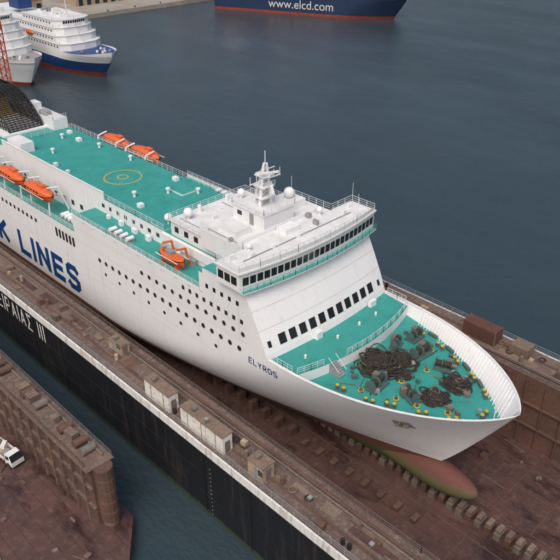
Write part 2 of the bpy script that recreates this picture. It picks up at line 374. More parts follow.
# ---- superstructure
ss=B()
Z2=26.2; Z1=21.05
def fbase(z_): return lerp(-31.7,-36.4,((z_-20.7)/9.9)**1.15 if z_>20.7 else 0)
def ffront(y,z_): return fbase(z_)+.9*(1-(y/13.5)**2)
ysf=[-13.5+27*i/20 for i in range(21)]; zs=[20.6+9.8*j/10 for j in range(11)]
ss.grid([[(ffront(y,z_),y,z_) for y in ysf] for z_ in zs],'white')
RX0,RX1=-131,-83.5
for sgn in(-1,1):
    yy=13.5*sgn
    zt2=[Z1+(Z2-Z1)*j/6 for j in range(7)]
    ss.grid([[(ffront(13.5,z_),yy,z_),(-60,yy,z_),(RX1,yy,z_)] for z_ in zt2],'white')
    ss.grid([[(RX1,yy,z_),(RX0,yy,z_)] for z_ in(Z1,22.9)],'white')
    ss.grid([[(RX0,yy,z_),(XE,yy,z_)] for z_ in(Z1,26.2)],'white')
    ss.grid([[(ffront(13.5,z_),yy,z_),(-45.5,yy,z_)] for z_ in [26.2+4.2*j/5 for j in range(6)]],'white')
    for X in(RX0,RX1): ss.grid([[(X,yy,z_),(X,sgn*8.5,z_)] for z_ in(22.9,26.2)],'white')
    ss.box(RX0,RX1,sgn*8.5,sgn*13.48,22.6,22.9,'white','teal')
    ss.box(-46.5,RX1,sgn*8.4,sgn*13.45,26.0,Z2,'white','teal')
    ss.box(RX0,-165,sgn*8.4,sgn*13.45,26.0,Z2,'white','teal')
    ss.box(-46.6,RX1,sgn*13.35,sgn*13.5,Z2+.003,Z2+.35,'white')
    ss.rail([(x,sgn*13.42,Z2+.35) for x in(-46.7,-60,-72,RX1)],h=.9)
    ss.rail([(x,sgn*13.4,22.9) for x in(RX1,-100,-115,RX0)],h=1.0)
    for k in range(5):
        x=-85-1.3*k; ss.cyl((x,sgn*12.2,23.6),(x,sgn*10.6,23.6),.42,'white',10); ss.box(x-.3,x+.3,sgn*10.6,sgn*12.2,22.9,23.25,'grey')
    for k in range(4):
        x=-67-1.7*k; ss.cyl((x,sgn*12.7,Z2+.8),(x,sgn*11.3,Z2+.8),.38,'white',10); ss.box(x-.3,x+.3,sgn*11.3,sgn*12.7,Z2,Z2+.4,'grey')
    for k in range(14):
        ss.box(-86-3.2*k,-85-3.2*k,sgn*8.52,sgn*8.55,23.1 if k%3==0 else 24.1,25.1,'glass' if k%3 else 'grey')
ss.box(-165,XE+1,-13.4,13.4,26.0,Z2+.01,'white','teal')
ss.box(XE-.02,XE+1,-13.45,13.45,21.1,26.3,'white')
ss.prism([(-45.45,-13.52)]+[(ffront(y,30.5)+.03,y*1.0015) for y in ysf]+[(-45.45,13.52)],30.4,30.62,'white','teal')
ss.box(-46.5,-45.5,-13.45,13.45,26.2,29.6,'white','teal')
ss.grid([[(-45.48,-13.45,z_),(-45.48,13.45,z_)] for z_ in(29.4,30.5)],'white')
T=29.0
ss.box(-150,-46.5,-8.5,8.5,22.9,T,'white','teal')
ss.box(-120,-80,-8.5,-8.35,T,T+1.3,'white'); ss.box(-120,-80,-8.6,-8.25,T+1.3,T+1.38,'rail_white')
for k in range(27): ss.box(-80.5-1.5*k,-80.4-1.5*k,-8.34,-8.2,T,T+1.3,'rail_white')
ss.rail([(x,8.4,T) for x in(-120,-100,-80,-70,-62)],h=1.1)
ss.rail([(x,-8.4,T) for x in(-80,-70,-62)],h=1.1)
for sgn in(-1,1):
    ss.box(-62,-46.6,sgn*8.51,sgn*8.8,27.2,T-.3,'white')
    for k in range(8):
        x=-64-2.4*k
        ss.box(x,x+.8,sgn*8.52,sgn*8.56,27.3,28.0,'glass')
    for k in range(12): ss.box(-60-2.2*k,-59.85-2.2*k,sgn*8.51,sgn*8.6,26.25,28.9,'rail_white')
def ring(cx,cy,r0,r1,z_,mat,n=40):
    vs=[]
    for i in range(n):
        t=2*math.pi*i/n; vs+= [(cx+r0*math.cos(t),cy+r0*math.sin(t),z_),(cx+r1*math.cos(t),cy+r1*math.sin(t),z_)]
    ss.add(vs,[(2*i,2*i+1,(2*i+3)%(2*n),(2*i+2)%(2*n)) for i in range(n)],mat)
ring(-86.5,0,3.5,3.75,T+.012,'yellow');ring(-86.5,0,.9,1.15,T+.012,'yellow')
ss.box(-66,-61.8,-8.2,8.2,T,T+.12,'white','teal')
ss.box(-60,-45.6,-8.2,8.2,T+.01,31.6,'white'); ss.box(-60.3,-45.3,-8.5,8.5,31.6,31.75,'rail_white','roof_white')
for sgn in(-1,1): ss.rail([(-60.2,sgn*8.4,31.75),(-50.9,sgn*8.4,31.75)],h=1.0)
ss.rail([(-60.2,-8.4,31.75),(-60.2,8.4,31.75)],h=1.0)
for x in(-59,-56.5,-54,-51.5): ss.box(x,x+1.0,-8.24,-8.21,29.8,30.8,'glass')
def bfront(y): return -36.0+1.5*(1-(y/14.6)**2)
yb=[-14.6+29.2*i/26 for i in range(27)]
def bpoly(off,wy=0,back=-40.8):
    return [(back-off,-14.6-wy)]+[(bfront(y)+off,y*(14.6+wy)/14.6) for y in yb]+[(back-off,14.6+wy),(back-off,9.5),(-50.5-off,9.5),(-50.5-off,-9.5),(back-off,-9.5)]
ss.prism([(-41,-14.5)]+[(bfront(y)+.75,y*.99) for y in yb]+[(-41,14.5)],30.63,30.8,'white','teal_rail')
ss.prism(bpoly(0),30.81,33.6,'white')
ss.prism(bpoly(.25,.25),33.6,33.85,'rail_white','roof_white')
ptsf=[(bfront(y)+.1,y,33.85) for y in yb]
for a,b_ in zip(ptsf[:-1],ptsf[1:]):
    ss.add([a,b_,(b_[0],b_[1],34.6),(a[0],a[1],34.6)],[(0,1,2,3)],'white')
ss.rail([(x,y,33.85) for x,y,z_ in ptsf[::3]],h=1.3,step=1.2)
for sgn in(-1,1): ss.rail([(-36,sgn*14.6,33.85),(-40.8,sgn*14.6,33.85),(-40.8,sgn*9.5,33.85),(-50.4,sgn*9.4,33.85)],h=1.1)
ss.rail([(bfront(y)+.7,y*.99,30.8) for y in yb[::2]],mat='teal_rail',h=.9,step=1.3)
n=24
for k in range(n):
    y0=-14.2+28.4*k/n+.12; y1=-14.2+28.4*(k+1)/n-.12
    vs=[(bfront(y)+.04+.04*(z_-31.6),y,z_) for z_ in(31.7,32.95) for y in(y0,(y0+y1)/2,y1)]
    ss.add(vs,[(0,1,4,3),(1,2,5,4)],'glass')
for sgn in(-1,1):
    for x in(-37.6,-39.0,-40.4): ss.box(x,x+1.1,sgn*14.62,sgn*14.66,31.7,32.95,'glass')
for k in range(11):
    y0=-10.9+21.8*k/11
    def fw_(y,z_,o=.04): return(ffront(y,z_)+o,y,z_)
    ss.add([fw_(y0+.2,22.2),fw_(y0+1.5,22.2),fw_(y0+1.5,23.7),fw_(y0+.2,23.7)],[(0,1,2,3)],'glass')
    for (p,q) in((.1,.2),(1.5,1.6)): ss.add([fw_(y0+p,22.1,.07),fw_(y0+q,22.1,.07),fw_(y0+q,23.8,.07),fw_(y0+p,23.8,.07)],[(0,1,2,3)],'rail_white')
    ss.add([fw_(y0+.1,23.7,.08),fw_(y0+1.6,23.7,.08),fw_(y0+1.6,23.8,.08),fw_(y0+.1,23.8,.08)],[(0,1,2,3)],'rail_white')
for y in(-12.4,12.2): ss.add([fw_(y-.3,22.4),fw_(y+.3,22.4),fw_(y+.3,23.3),fw_(y-.3,23.3)],[(0,1,2,3)],'glass')
for z_ in(24.9,27.6):
    for a,b_ in zip(ysf[:-1],ysf[1:]): ss.add([fw_(a,z_,.025),fw_(b_,z_,.025),fw_(b_,z_+.07,.025),fw_(a,z_+.07,.025)],[(0,1,2,3)],'seam')
ss.box(-50,-43,-3.2,3.2,33.85,36.2,'white'); ss.box(-50.2,-42.8,-3.4,3.4,36.2,36.32,'rail_white','roof_white')
ss.box(-46.2,-45.3,-3.24,-3.2,33.95,35.8,'grey'); ss.box(-49,-48,-3.23,-3.2,34.8,35.5,'glass')
ss.rail([(-50.1,-3.3,36.32),(-42.9,-3.3,36.32),(-42.9,3.3,36.32),(-50.1,3.3,36.32),(-50.1,-3.3,36.32)],h=1.0)
ss.box(-49,-45,4.6,8.0,33.85,35.2,'white','roof_white');ss.box(-48,-44,-8,-5,33.85,34.9,'white','roof_white');ss.box(-41.5,-39.5,-2,1,33.85,34.7,'white')
for x,y in((-38.5,-10),(-38.2,-6),(-39,4),(-38.5,10),(-44,-9),(-57,0),(-55,-3),(-53,5),(-38,-1),(-39.6,12.6),(-39.5,-12.8),(-41.5,5),(-57.5,3),(-55,7)):
    zb=33.85 if x>-50 else 31.75
    ss.cbox((x,y,zb),(random.uniform(.4,1.1),random.uniform(.4,.9),random.uniform(.4,.9)),random.choice(['white','rail_white','grey']))
for a,b_ in(((-38,-12),(-38,11)),((-42.9,-8.8),(-49.5,-8.8)),((-52,-7),(-59,-7)),((-52,2),(-59,2))):
    zb=33.85 if a[0]>-50 else 31.75
    ss.cyl((a[0],a[1],zb+.12),(b_[0],b_[1],zb+.12),.07,'grey',5)
ss.cyl((-58.8,-3,31.75),(-58.8,-3,33.0),.35,'white',10);ss.cyl((-58.8,3,31.75),(-58.8,3,33.0),.35,'white',10)
ss.box(-42.2,-42.0,-8.5,8.5,33.85,34.5,'white')
for x,y,z_,r in[(-58,-6,32.9,.8),(-58,5.6,32.9,.7),(-47,6.2,36.1,.9),(-41,7,34.8,.5),(-40,-9,34.6,.4),(-63.5,-6.2,30.2,.7)]:
    ss.cyl((x,y,z_-1.3),(x,y,z_-.4),.22,'white',8); ss.sphere((x,y,z_),r,'white',14,9)
ss.build('superstructure',ferry)
# mast
ma=B(); mx=-46
ma.cyl((mx,-1.2,36.3),(mx,-.3,43),.34,'rail_white',8,.2);ma.cyl((mx,1.2,36.3),(mx,.3,43),.34,'rail_white',8,.2);ma.cyl((mx-2.4,0,36.3),(mx-.2,0,43),.3,'rail_white',8,.2)
for z_ in(37.6,39.3,41): ma.cbox((mx-.3,0,z_),(2.2,2.8-.25*(z_-38),.14),'rail_white')
for z_ in(39.44,): ma.rail([(mx+.8,-1.3,z_),(mx+.8,1.3,z_)],h=.8,step=.8,w=.05)
for k in range(5):
    za=36.4+1.3*k; ma.bar((mx,-1.1+.15*k,za),(mx,1.0-.15*k,za+1.2),.1,'rail_white')
ma.bar((mx,-3.2,40.4),(mx,3.2,40.4),.2,'rail_white');ma.bar((mx,-2,42),(mx,2,42),.16,'rail_white')
ma.cyl((mx,0,43),(mx,0,45.0),.08,'rail_white',6)
ma.cbox((mx+1.4,0,39.3),(.45,4.4,.35),'rail_white',.9);ma.cyl((mx+1.3,0,38.2),(mx+1.4,0,39.3),.28,'rail_white')
ma.cbox((mx+.9,0,41.6),(.35,3.0,.3),'rail_white',-.4);ma.cyl((mx+.9,0,41),(mx+.9,0,41.6),.2,'rail_white')
ma.cbox((mx-3,2,36.3),(1,.8,1.0),'rail_white')
for y in(-3.1,3.1,-1.8,1.8): ma.cyl((mx,y,40.4),(mx,y,41.6),.06,'rail_white',5)
for x,y in[(-36.5,5),(-36.5,11),(-37,-6),(-40,13.8),(-49,8.8)]: ma.cyl((x,y,33.9),(x,y,37.6),.035,'rail_white',5)
ma.build('mast',ferry)
# hull side details
hd=B()
def side(x,z_,o): return (x,-half(x,z_)-o if z_<21 else -13.5-o,z_)
def side_p(x,z_,o):
    p=side(x,z_,o); return (p[0],-p[1],p[2])
def disc(fn,x,z_,r,mat,n=12):
    hd.add([fn(x+1.3*r*math.cos(2*math.pi*i/n),z_+1.3*r*math.sin(2*math.pi*i/n),.02) for i in range(n)],[tuple(range(n))],'seam')
    hd.add([fn(x+r*math.cos(2*math.pi*i/n),z_+r*math.sin(2*math.pi*i/n),.03) for i in range(n)],[tuple(range(n))],mat)
def sq(fn,x,z_,w,hh_,mat='glass',o=.03):
    hd.add([fn(x-w/2,z_-hh_/2,o),fn(x+w/2,z_-hh_/2,o),fn(x+w/2,z_+hh_/2,o),fn(x-w/2,z_+hh_/2,o)],[(0,1,2,3)],mat)
for fn in(side,side_p):
    for k in range(19): disc(fn,-75.5+2.1*k,20.0,.42,'glass')
    for k in range(13): disc(fn,-62+2.1*k,22.9,.4,'glass')
    for k in range(8): disc(fn,-74+4.4*k,17.6,.32,'glass')
    for k in range(9): sq(fn,-50.6+1.7*k,25.0,.65,.75)
    for k in range(5): sq(fn,-44.6+1.7*k,27.8,.6,.75)
    for k in range(6): sq(fn,-84.4-1.25*k,20.4,.75,1.9)
    for k in range(26): sq(fn,-99-1.8*k,20.0,.8,.8)
    for z_ in(12.2,16.4,21.6,24.2):
        xx=-41.0 if z_<21 else -36
        while xx>-185:
            sq(fn,xx-4,z_,8,.05,'seam',.012); xx-=8
    for xx in range(-52,-186,-12):
        for za in(10,14,18): sq(fn,xx+.5,za,.045,4,'seam',.016)
    for k in range(10): sq(fn,-49-3.4*k,Z2-.25,.9,.18,'seam',.02)
for x in(-79,-60):
    for a in((x,9,x,15),(x+6,9,x+6,15),(x,9,x+6,9),(x,15,x+6,15)):
        x0,z0,x1,z1=a; sq(side,(x0+x1)/2,(z0+z1)/2,max(.05,abs(x1-x0)),max(.05,abs(z1-z0)),'seam',.02)
text(hd,'LINES',-108.6,9.5,4.5,1.27,1.3,'blue_letter',side,.28)
text(hd,'K',-118.4,9.5,4.5,1.27,1.3,'blue_letter',side)
text(hd,'ELYROS',-35.6,18.6,.95,1.0,.17,'blue_letter',side,.32)
for fn in(side,side_p):
    c=(-12.4,17.3)
    hd.add([fn(c[0]-1.2,c[1]-1.1,.05),fn(c[0]+1.4,c[1]-.8,.05),fn(c[0]+1.1,c[1]+1.0,.05),fn(c[0]-1.0,c[1]+.8,.05)],[(0,1,2,3)],'grey')
    p=fn(c[0],c[1]-.2,.25); q=fn(c[0],c[1]+.7,.25); hd.cyl(p,q,.2,'rope_tan',6)
    p1=fn(c[0]-.8,c[1]-.3,.25);p2=fn(c[0]+.8,c[1]-.3,.25); hd.cyl(p1,p2,.22,'rope_tan',6)
hd.build('hull_markings_and_windows',ferry)
# funnel : yellow casing with black lattice screen sloping forward
fu=B()
def fprism(x0a,x1a,x0b,x1b,y,z0,z1,mat):
    vs=[(x0a,-y,z0),(x1a,-y,z0),(x1a,y,z0),(x0a,y,z0),(x0b,-y*.85,z1),(x1b,-y*.85,z1),(x1b,y*.85,z1),(x0b,y*.85,z1)]
    fu.add(vs,[(0,1,5,4),(1,2,6,5),(2,3,7,6),(3,0,4,7),(4,5,6,7)],mat)
fprism(-150,-137.5,-150,-139,3.2,T,33.5,'yellow')
fprism(-150,-139,-150,-140,2.9,33.5,36.2,'black')
# yellow side panel aft of the screen
for sgn in(-1,1): fu.box(-150,-133.5,sgn*4.3,sgn*4.42,T,T+2.6,'yellow')
FH=7.6
def fcurve(t): return (-125-13*t**1.25, T+FH*math.sin(t*math.pi/2)**.9)
for sgn in(-1,1):
    pts=[(*(fcurve(i/12)),) for i in range(13)]
    for a,b_ in zip(pts[:-1],pts[1:]): fu.bar((a[0],sgn*4.0,a[1]),(b_[0],sgn*4.0,b_[1]),.4,'black')
    for k in range(13):
        a=pts[k]; fu.bar((a[0],sgn*4.0,a[1]),(max(-150,a[0]-16),sgn*4.0,a[1]),.26,'black')
    for k in range(12):
        x=-126-1.2*k; t=min(1,(-125-x)/13)**.8; fu.bar((x,sgn*4.0,T),(x,sgn*4.0,fcurve(t)[1]),.2,'black')
for k in range(31):
    a=fcurve(k/30); fu.bar((a[0],-4.0,a[1]),(a[0],4.0,a[1]),.26,'black')
for y in(-3,-2,-1,0,1,2,3):
    for a,b_ in zip(pts[:-1],pts[1:]): fu.bar((a[0],y,a[1]),(b_[0],y,b_[1]),.22,'black')
fu.box(-150,-124,-6,6,T,T+.4,'white')
fu.box(-140,-121,4.6,8.2,T+.01,31.4,'white','roof_white'); fu.rail([(-140,4.7,31.4),(-121.1,4.7,31.4),(-121.1,8.1,31.4)],h=1)
fu.box(-134,-131,5.0,7.4,31.4,33.0,'white'); fu.box(-128,-125,5.0,6.6,31.4,32.3,'grey')
fu.build('funnel',ferry)
# top-deck fittings
td=B()
for x,y,k in[(-70,5.5,0),(-72.5,-5.6,1),(-78,6.4,1),(-77,-3.8,0),(-74,1.6,0),(-93,6.3,0),(-96,-6.5,1),(-101,-6.3,1),(-104,5.8,0),(-108,-3,0),(-111,5,1),(-115,3.2,0),(-117,6.2,1)]:
    if k==0: td.cyl((x,y,T),(x,y,T+.8),.26,'white',10); td.cyl((x,y,T+.8),(x,y,T+1.05),.45,'white',10)
    else: td.cbox((x,y,T),(random.uniform(.6,1.4),random.uniform(.6,1.0),random.uniform(.5,.9)),'white')
for sgn in(-1,1):
    for k in range(8):
        x=-49-4.1*k; td.cbox((x,sgn*9.3,Z2),(random.uniform(.6,1.4),.6,random.uniform(.6,1.1)),random.choice(['white','white','grey']))
td.rail([(-119.9,-8,T+.02),(-119.9,8,T+.02)]); td.box(-118,-112,-8,-5,T+.01,T+2.1,'white','roof_white')
td.box(-76,-71,2.6,6.2,T+.01,T+.3,'white','teal')
for x in(-68,-80.5,-92.5,-105): td.box(x,x+.08,-8.2,8.2,T+.004,T+.018,'teal_rail')
td.build('deck_fittings',ferry)
def lifeboat(x,y,z_,L=9.8,W=3.3,name='lifeboat',open_=False):
    b=B(); rows=[];rows2=[]
    n=16
    for i in range(n+1):
        t=i/n*2-1; w=W/2*(1-abs(t)**2.6)**.6; hz=1.35
        px=t*L/2
        rows.append([(px,-w*math.cos(math.pi*(k/6)),-hz*math.sin(math.pi*(k/6))*(1-.35*abs(t)**3)) for k in range(7)])
        w2=w*.9; hc=1.25*(1-abs(t)**3*.7) if not open_ else .25
        rows2.append([(px*.97,w2*math.cos(math.pi*k/8),.08+hc*abs(math.sin(math.pi*k/8))**.6) for k in range(9)])
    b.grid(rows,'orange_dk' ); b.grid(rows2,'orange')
    if not open_:
        b.box(-L*.05+1.2,L*.05+2.0,-.5,.5,1.2,1.75,'orange')
        for sg in(-1,1):
            for k in range(5): b.box(-2.6+1.1*k,-2.1+1.1*k,sg*W*.42,sg*W*.44,.45,.75,'glass')
    else:
        b.box(-1.2,.4,-.5,.5,.2,.9,'grey'); b.box(-2,-1.4,-.4,.4,.25,.7,'orange_dk')
    b.box(-L*.46,L*.46,-W/2-.04,-W/2+.06,-.05,.08,'rail_white');b.box(-L*.46,L*.46,W/2-.06,W/2+.04,-.05,.08,'rail_white')
    o=b.build(name,None,smooth=False); o.location=(x,y,z_); return o
dv=B()
for sgn,zo in((-1,27.0),(1,27.5)):
    for x in((-96.6,-108.0,-119.4) if sgn<0 else (-97.5,-108.6)):
        lifeboat(x,sgn*12.9,zo,10.4)
        for q in(-3.6,3.6):
            dv.cyl((x+q,sgn*9,22.9),(x+q,sgn*10.6,zo+1.1),.2,'white',6);dv.cyl((x+q,sgn*10.6,zo+1.1),(x+q,sgn*12.8,zo+1.5),.18,'white',6)
            dv.cyl((x+q,sgn*12.8,zo+1.5),(x+q,sgn*12.8,zo+.7),.05,'steel',4); dv.cyl((x+q,sgn*13.2,22.9),(x+q,sgn*12.9,zo-1.2),.16,'white',6)
rb_=lifeboat(-55.6,-11.6,27.9,6.2,2.3,'rescue_boat',True)
lifeboat(-55.6,11.6,27.9,6.2,2.3,'rescue_boat',True)
for sgn in(-1,1):
    for q in(-1.8,1.8):
        dv.cyl((-55.6+q,sgn*9.6,Z2),(-55.6+q,sgn*10.2,29.4),.2,'orange',6);dv.cyl((-55.6+q,sgn*10.2,29.4),(-55.6+q,sgn*11.9,29.7),.18,'orange',6)
        dv.box(-55.6+q-.2,-55.6+q+.2,sgn*10.8,sgn*12.4,Z2,27.0,'orange')
dv.build('davits',ferry)
# ---------------------------------------------------------------- floating dock
dock=empty('floating_dock')
d=B(); X0,X1=-214,44; FZ=.6; WT=13.5
d.box(X0,X1,-26.2,26.2,-2,FZ,'dockrust','dockfloor')
for sgn in(-1,1):
    yi,yo=19.3*sgn,26.2*sgn
    a,b_=min(yi,yo),max(yi,yo)
    d.box(X0+6,X1-5,a,b_,FZ,WT,'dockrust','dockdeck')
    d.box(X0+5.9,X1-4.9,yo-sgn*.1,yo+sgn*.12,.3,WT-1.3,'dockblack')
    d.box(X0+5.9,X1-4.9,yo-sgn*.1,yo+sgn*.16,WT-1.3,WT+.08,'dockband')
    x=X0+8
    while x<X1-6:
        d.box(x,x+.25,yi-sgn*.35,yi+sgn*.01,FZ,WT-.5,'dockrust'); x+=3.2
    for z_ in(4.5,8.6): d.box(X0+6,X1-5,yi-sgn*.5,yi+sgn*.01,z_,z_+.2,'dockrust')
    d.box(X0+8,X1-7,sgn*23.6,sgn*24.0,WT,WT+.1,'dockrust')
    x=X0+9
    while x<X1-10:
        L=random.uniform(2,7); d.box(x,x+L,sgn*random.uniform(21.3,22),sgn*random.uniform(22.6,23.4),WT+.004,WT+.03,random.choice(['dockrust','cabin_roof','dockdeck','dockfloor'])); x+=L+random.uniform(1,6)
d.build('pontoon_and_wing_walls',dock)
dr=B()
for sgn in(-1,1):
    dr.rail([(X0+7,sgn*19.5,WT),(-100,sgn*19.5,WT),(0,sgn*19.5,WT),(X1-6,sgn*19.5,WT)],'steel',1.1,2.0,.07)
    dr.rail([(X0+7,sgn*26.0,WT+.08),(-100,sgn*26.0,WT+.08),(0,sgn*26.0,WT+.08),(X1-6,sgn*26.0,WT+.08)],'grey',1.1,2.0,.07)
    dr.cyl((X0+8,sgn*20.6,WT+.3),(X1-8,sgn*20.6,WT+.3),.16,'dockrust',6)
    dr.cyl((X0+8,sgn*21.1,WT+.25),(X1-8,sgn*21.1,WT+.25),.12,'steel',6)
    x=X0+12
    while x<X1-8:
        k=random.random(); y=sgn*random.uniform(21.6,25.2)
        if k<.3: dr.cbox((x,y,WT),(random.uniform(.5,1.8),random.uniform(.5,1.2),random.uniform(.3,1.1)),random.choice(['dockrust','cabin_roof','steel','cabin_tan','dockdeck']),random.uniform(-.1,.1))
        elif k<.42:
            for q in(-.5,.5): dr.cyl((x+q,sgn*24.9,WT),(x+q,sgn*24.9,WT+.8),.28,'black',10)
        elif k<.5: dr.torus((x,y,WT+.2),.5,.12,random.choice(['rope','rope_tan']),12,5)
        elif k<.6: dr.cyl((x,y,WT),(x,y,WT+1.1),.3,random.choice(['steel','dockrust','cabin_tan']),10)
        elif k<.66: dr.cyl((x,sgn*25.4,WT),(x,sgn*25.4,WT+4.0),.07,'steel',6); dr.cbox((x,sgn*25.2,WT+3.9),(.5,.5,.2),'grey')
        elif k<.72:
            for q in range(4): dr.cyl((x-1.4,y+.14*q,WT+.1),(x+1.6,y+.14*q,WT+.1),.06,random.choice(['steel','dockrust','rope_tan']),5)
        x+=random.uniform(1.0,2.8)
dr.build('deck_railings_and_gear',dock)
kb=B()
x=X0+16
while x<34:
    j=random.uniform(-.08,.08)
    kb.box(x,x+.95,-.95+j,.95+j,FZ,FZ+1.1,random.choice(['dockrust','steel','dockrust'])); kb.box(x+.1,x+.85,-.75+j,.75+j,FZ+1.1,2.46 if x<-10 else 2.3,random.choice(['cabin_roof','dockdeck'])); x+=1.55
for sgn in(-1,1):
    x=-180
    while x<-9:
        kb.box(x,x+.9,sgn*5.4,sgn*6.9,FZ,FZ+.8 if x>-32 else 2.4,'dockrust')
        if x>-100: kb.box(x+.1,x+.9,sgn*11.4,sgn*12.6,FZ,FZ+.55,'dockrust')
        x+=3.1
    for yy in(3.2,10.0,15.0): kb.box(X0+4,X1-3,sgn*yy,sgn*(yy+.18),FZ,FZ+.1,'dockrust')
    # side-block rails running athwartships
    x=-176
    while x<34: kb.box(x,x+.16,sgn*3.4,sgn*14.9,FZ+.002,FZ+.07,'dockrust'); x+=6.2
for k in range(34):
    x=random.uniform(-70,36); y=random.choice([-1,1])*random.uniform(13,18.6)
    kb.cbox((x,y,FZ),(random.uniform(.2,1.1),random.uniform(.15,.6),random.uniform(.08,.4)),random.choice(['dockrust','steel','dockdeck']),random.random()*3)
for k in range(16):
    x=random.uniform(-60,30); y=random.choice([-1,1])*random.uniform(7,18); a=random.uniform(-.15,.15)
    kb.cyl((x,y,FZ+.1),(x+4*math.cos(a),y+4*math.sin(a),FZ+.1),.07,random.choice(['steel','rope','dockdeck']),5)
kb.build('keel_blocks',dock)
dt=B(); wallf=lambda x,z_,o:(x,-26.32-o,z_)
text(dt,'QEIPAIAZ III',-95.8,8.4,3.1,.74,.42,'letter_white',wallf,.32)
for x in(-30,6,38):
    for k in range(12): dt.add([wallf(x,1.2+.8*k,.03),wallf(x+.25,1.2+.8*k,.03),wallf(x+.25,1.3+.8*k,.03),wallf(x,1.3+.8*k,.03)],[(0,1,2,3)],'seam')
x=X0+10
while x<X1-6:
    dt.box(x,x+.12,-26.42,-26.31,.5,WT-1.4,'dockblack'); x+=9.6
for z_ in(4.2,8.0): dt.box(X0+6,X1-5,-26.42,-26.315,z_,z_+.09,'dockblack')
dt.build('wall_lettering_and_ribs',dock)
def cabin(x,y,L,W,H,name,wall,roof,plain=False):
    b=B(); b.box(-L/2,L/2,-W/2,W/2,0,H,wall); b.box(-L/2-.12,L/2+.12,-W/2-.12,W/2+.12,H,H+.12,roof)
    if not plain:
        b.box(-L*.1,-L*.1+.9,-W/2-.04,-W/2+.01,.1,2.0,'grey')
        b.box(L*.2,L*.2+.8,-W/2-.04,-W/2+.01,1.1,1.9,'glass')
    b.box(L/2-.01,L/2+.04,-.45,.45,.1,2.0,'steel')
    k=0
    while k*1.5<L: b.box(-L/2+1.5*k,-L/2+.08+1.5*k,-W/2-.05,-W/2,.1,H-.1,roof if k%2 else wall); k+=1
    b.box(-L*.3,-L*.3+.7,-.4,.4,H+.12,H+.6,'steel')
    o=b.build(name); o.location=(x,y,WT+.004); return o
cabin(-42.6,-24.6,5.8,1.7,3.0,'dock_cabin','cabin_white','cabin_roof',True)
cabin(-32.4,-24.6,9.0,1.7,3.0,'dock_cabin','cabin_white','cabin_roof',True)
cabin(-21.8,-24.2,2.8,2.0,2.5,'dock_cabin','cabin_tan','cabin_roof')
cabin(-58,-21.8,3.6,1.6,1.6,'dock_cabin','cabin_tan','cabin_roof')
def container(x,y,z_,rot=0,mat='container_red',L=6.06,H=2.59):
    b=B(); W=2.44; b.box(-L/2,L/2,-W/2,W/2,0,H,mat)
    for k in range(int(L/.3)):
        xx=-L/2+.15+.3*k
        b.box(xx,xx+.14,-W/2-.05,-W/2,.15,H-.15,mat);b.box(xx,xx+.14,W/2,W/2+.05,.15,H-.15,mat);b.box(xx,xx+.14,-W/2+.1,W/2-.1,H,H+.04,mat)
    for a in(-1,1):
        for c in(-1,1): b.box(a*L/2-.08,a*L/2+.08,c*W/2-.08,c*W/2+.08,-.02,H+.05,'steel')
    o=b.build('shipping_container'); o.location=(x,y,z_); o.rotation_euler=(0,0,rot)
container(-18.5,23.4,WT+.03);container(-11.5,24,WT+.03,0,'cabin_roof',3.0,1.6)
# ---------------------------------------------------------------- second dock (lower left)
d2=empty('neighbouring_dock')
e=B()
e.prism([(-214,-35.0),(-214,-92),(-30,-92),(-30,-40.6),(-37,-35.0)][::-1],-1.5,2.0,'dockrust','dockfloor')
e.box(-214,-39,-39.2,-36,2.0,12.4,'dockrust','dockdeck')
x=-212
while x<-40:
    e.box(x,x+.4,-39.7,-39.19,2.0,12.0,'dockdeck'); e.box(x-.1,x+.5,-36.0,-35.7,2.0,12.2,'dockrust'); x+=3.0
for z_ in(5.2,8.8,11.8): e.box(-214,-39,-39.6,-39.19,z_,z_+.25,'dockdeck')
e.box(-214,-38.8,-39.9,-35.6,12.4,12.6,'dockdeck')
for z_ in(3,5,7,9,11): e.cyl((-38.5,-37.6,z_),(-38.5,-37.6,z_+1.5),1.35,'dockrust',14)
e.cyl((-38.5,-37.6,2),(-38.5,-37.6,12.4),1.15,'dockdeck',14)
e.rail([(-214,-35.8,12.6),(-120,-35.8,12.6),(-39,-35.8,12.6)],'steel',1.1,2,.07)
x=-140
while x<-41:
    k=random.random()
    if k<.35: e.cbox((x,-37.6,12.6),(random.uniform(.8,2.6),random.uniform(.8,1.8),random.uniform(.4,1.6)),random.choice(['dockrust','dockdeck','steel','cabin_roof']),random.uniform(-.15,.15))
    elif k<.6: e.cyl((x,-38.6,13.2),(x,-36.6,13.2),.6,random.choice(['dockrust','steel']),12)
    elif k<.75: e.cyl((x,-37.4,12.6),(x,-37.4,14.2),.3,'steel',8)
    x+=random.uniform(1.2,3.0)
e.cyl((-140,-36.6,12.9),(-40,-36.6,12.9),.15,'steel',6); e.cyl((-140,-39.5,12.8),(-40,-39.5,12.8),.12,'dockrust',6)
for k in range(45):
    x=random.uniform(-100,-33); y=random.uniform(-62,-41.5)
    e.cbox((x,y,2.0),(random.uniform(.2,1.3),random.uniform(.2,.7),random.uniform(.08,.5)),random.choice(['dockrust','steel','dockrust','dockdeck']),random.random()*3)
for k in range(10):
    x=random.uniform(-90,-36); y=random.uniform(-60,-42); a=random.random()*3
    e.cyl((x,y,2.12),(x+4*math.cos(a),y+4*math.sin(a),2.12),.08,random.choice(['steel','rope','dockdeck']),5)
e.build('dock_body',d2)
t=B()
t.box(-3.1,1.3,-1.15,1.15,.95,1.1,'steel'); t.box(-3.1,-3.0,-1.15,1.15,1.1,1.7,'cabin_white');t.box(-3.1,1.3,-1.15,-1.05,1.1,1.7,'cabin_white');t.box(-3.1,1.3,1.05,1.15,1.1,1.7,'cabin_white')
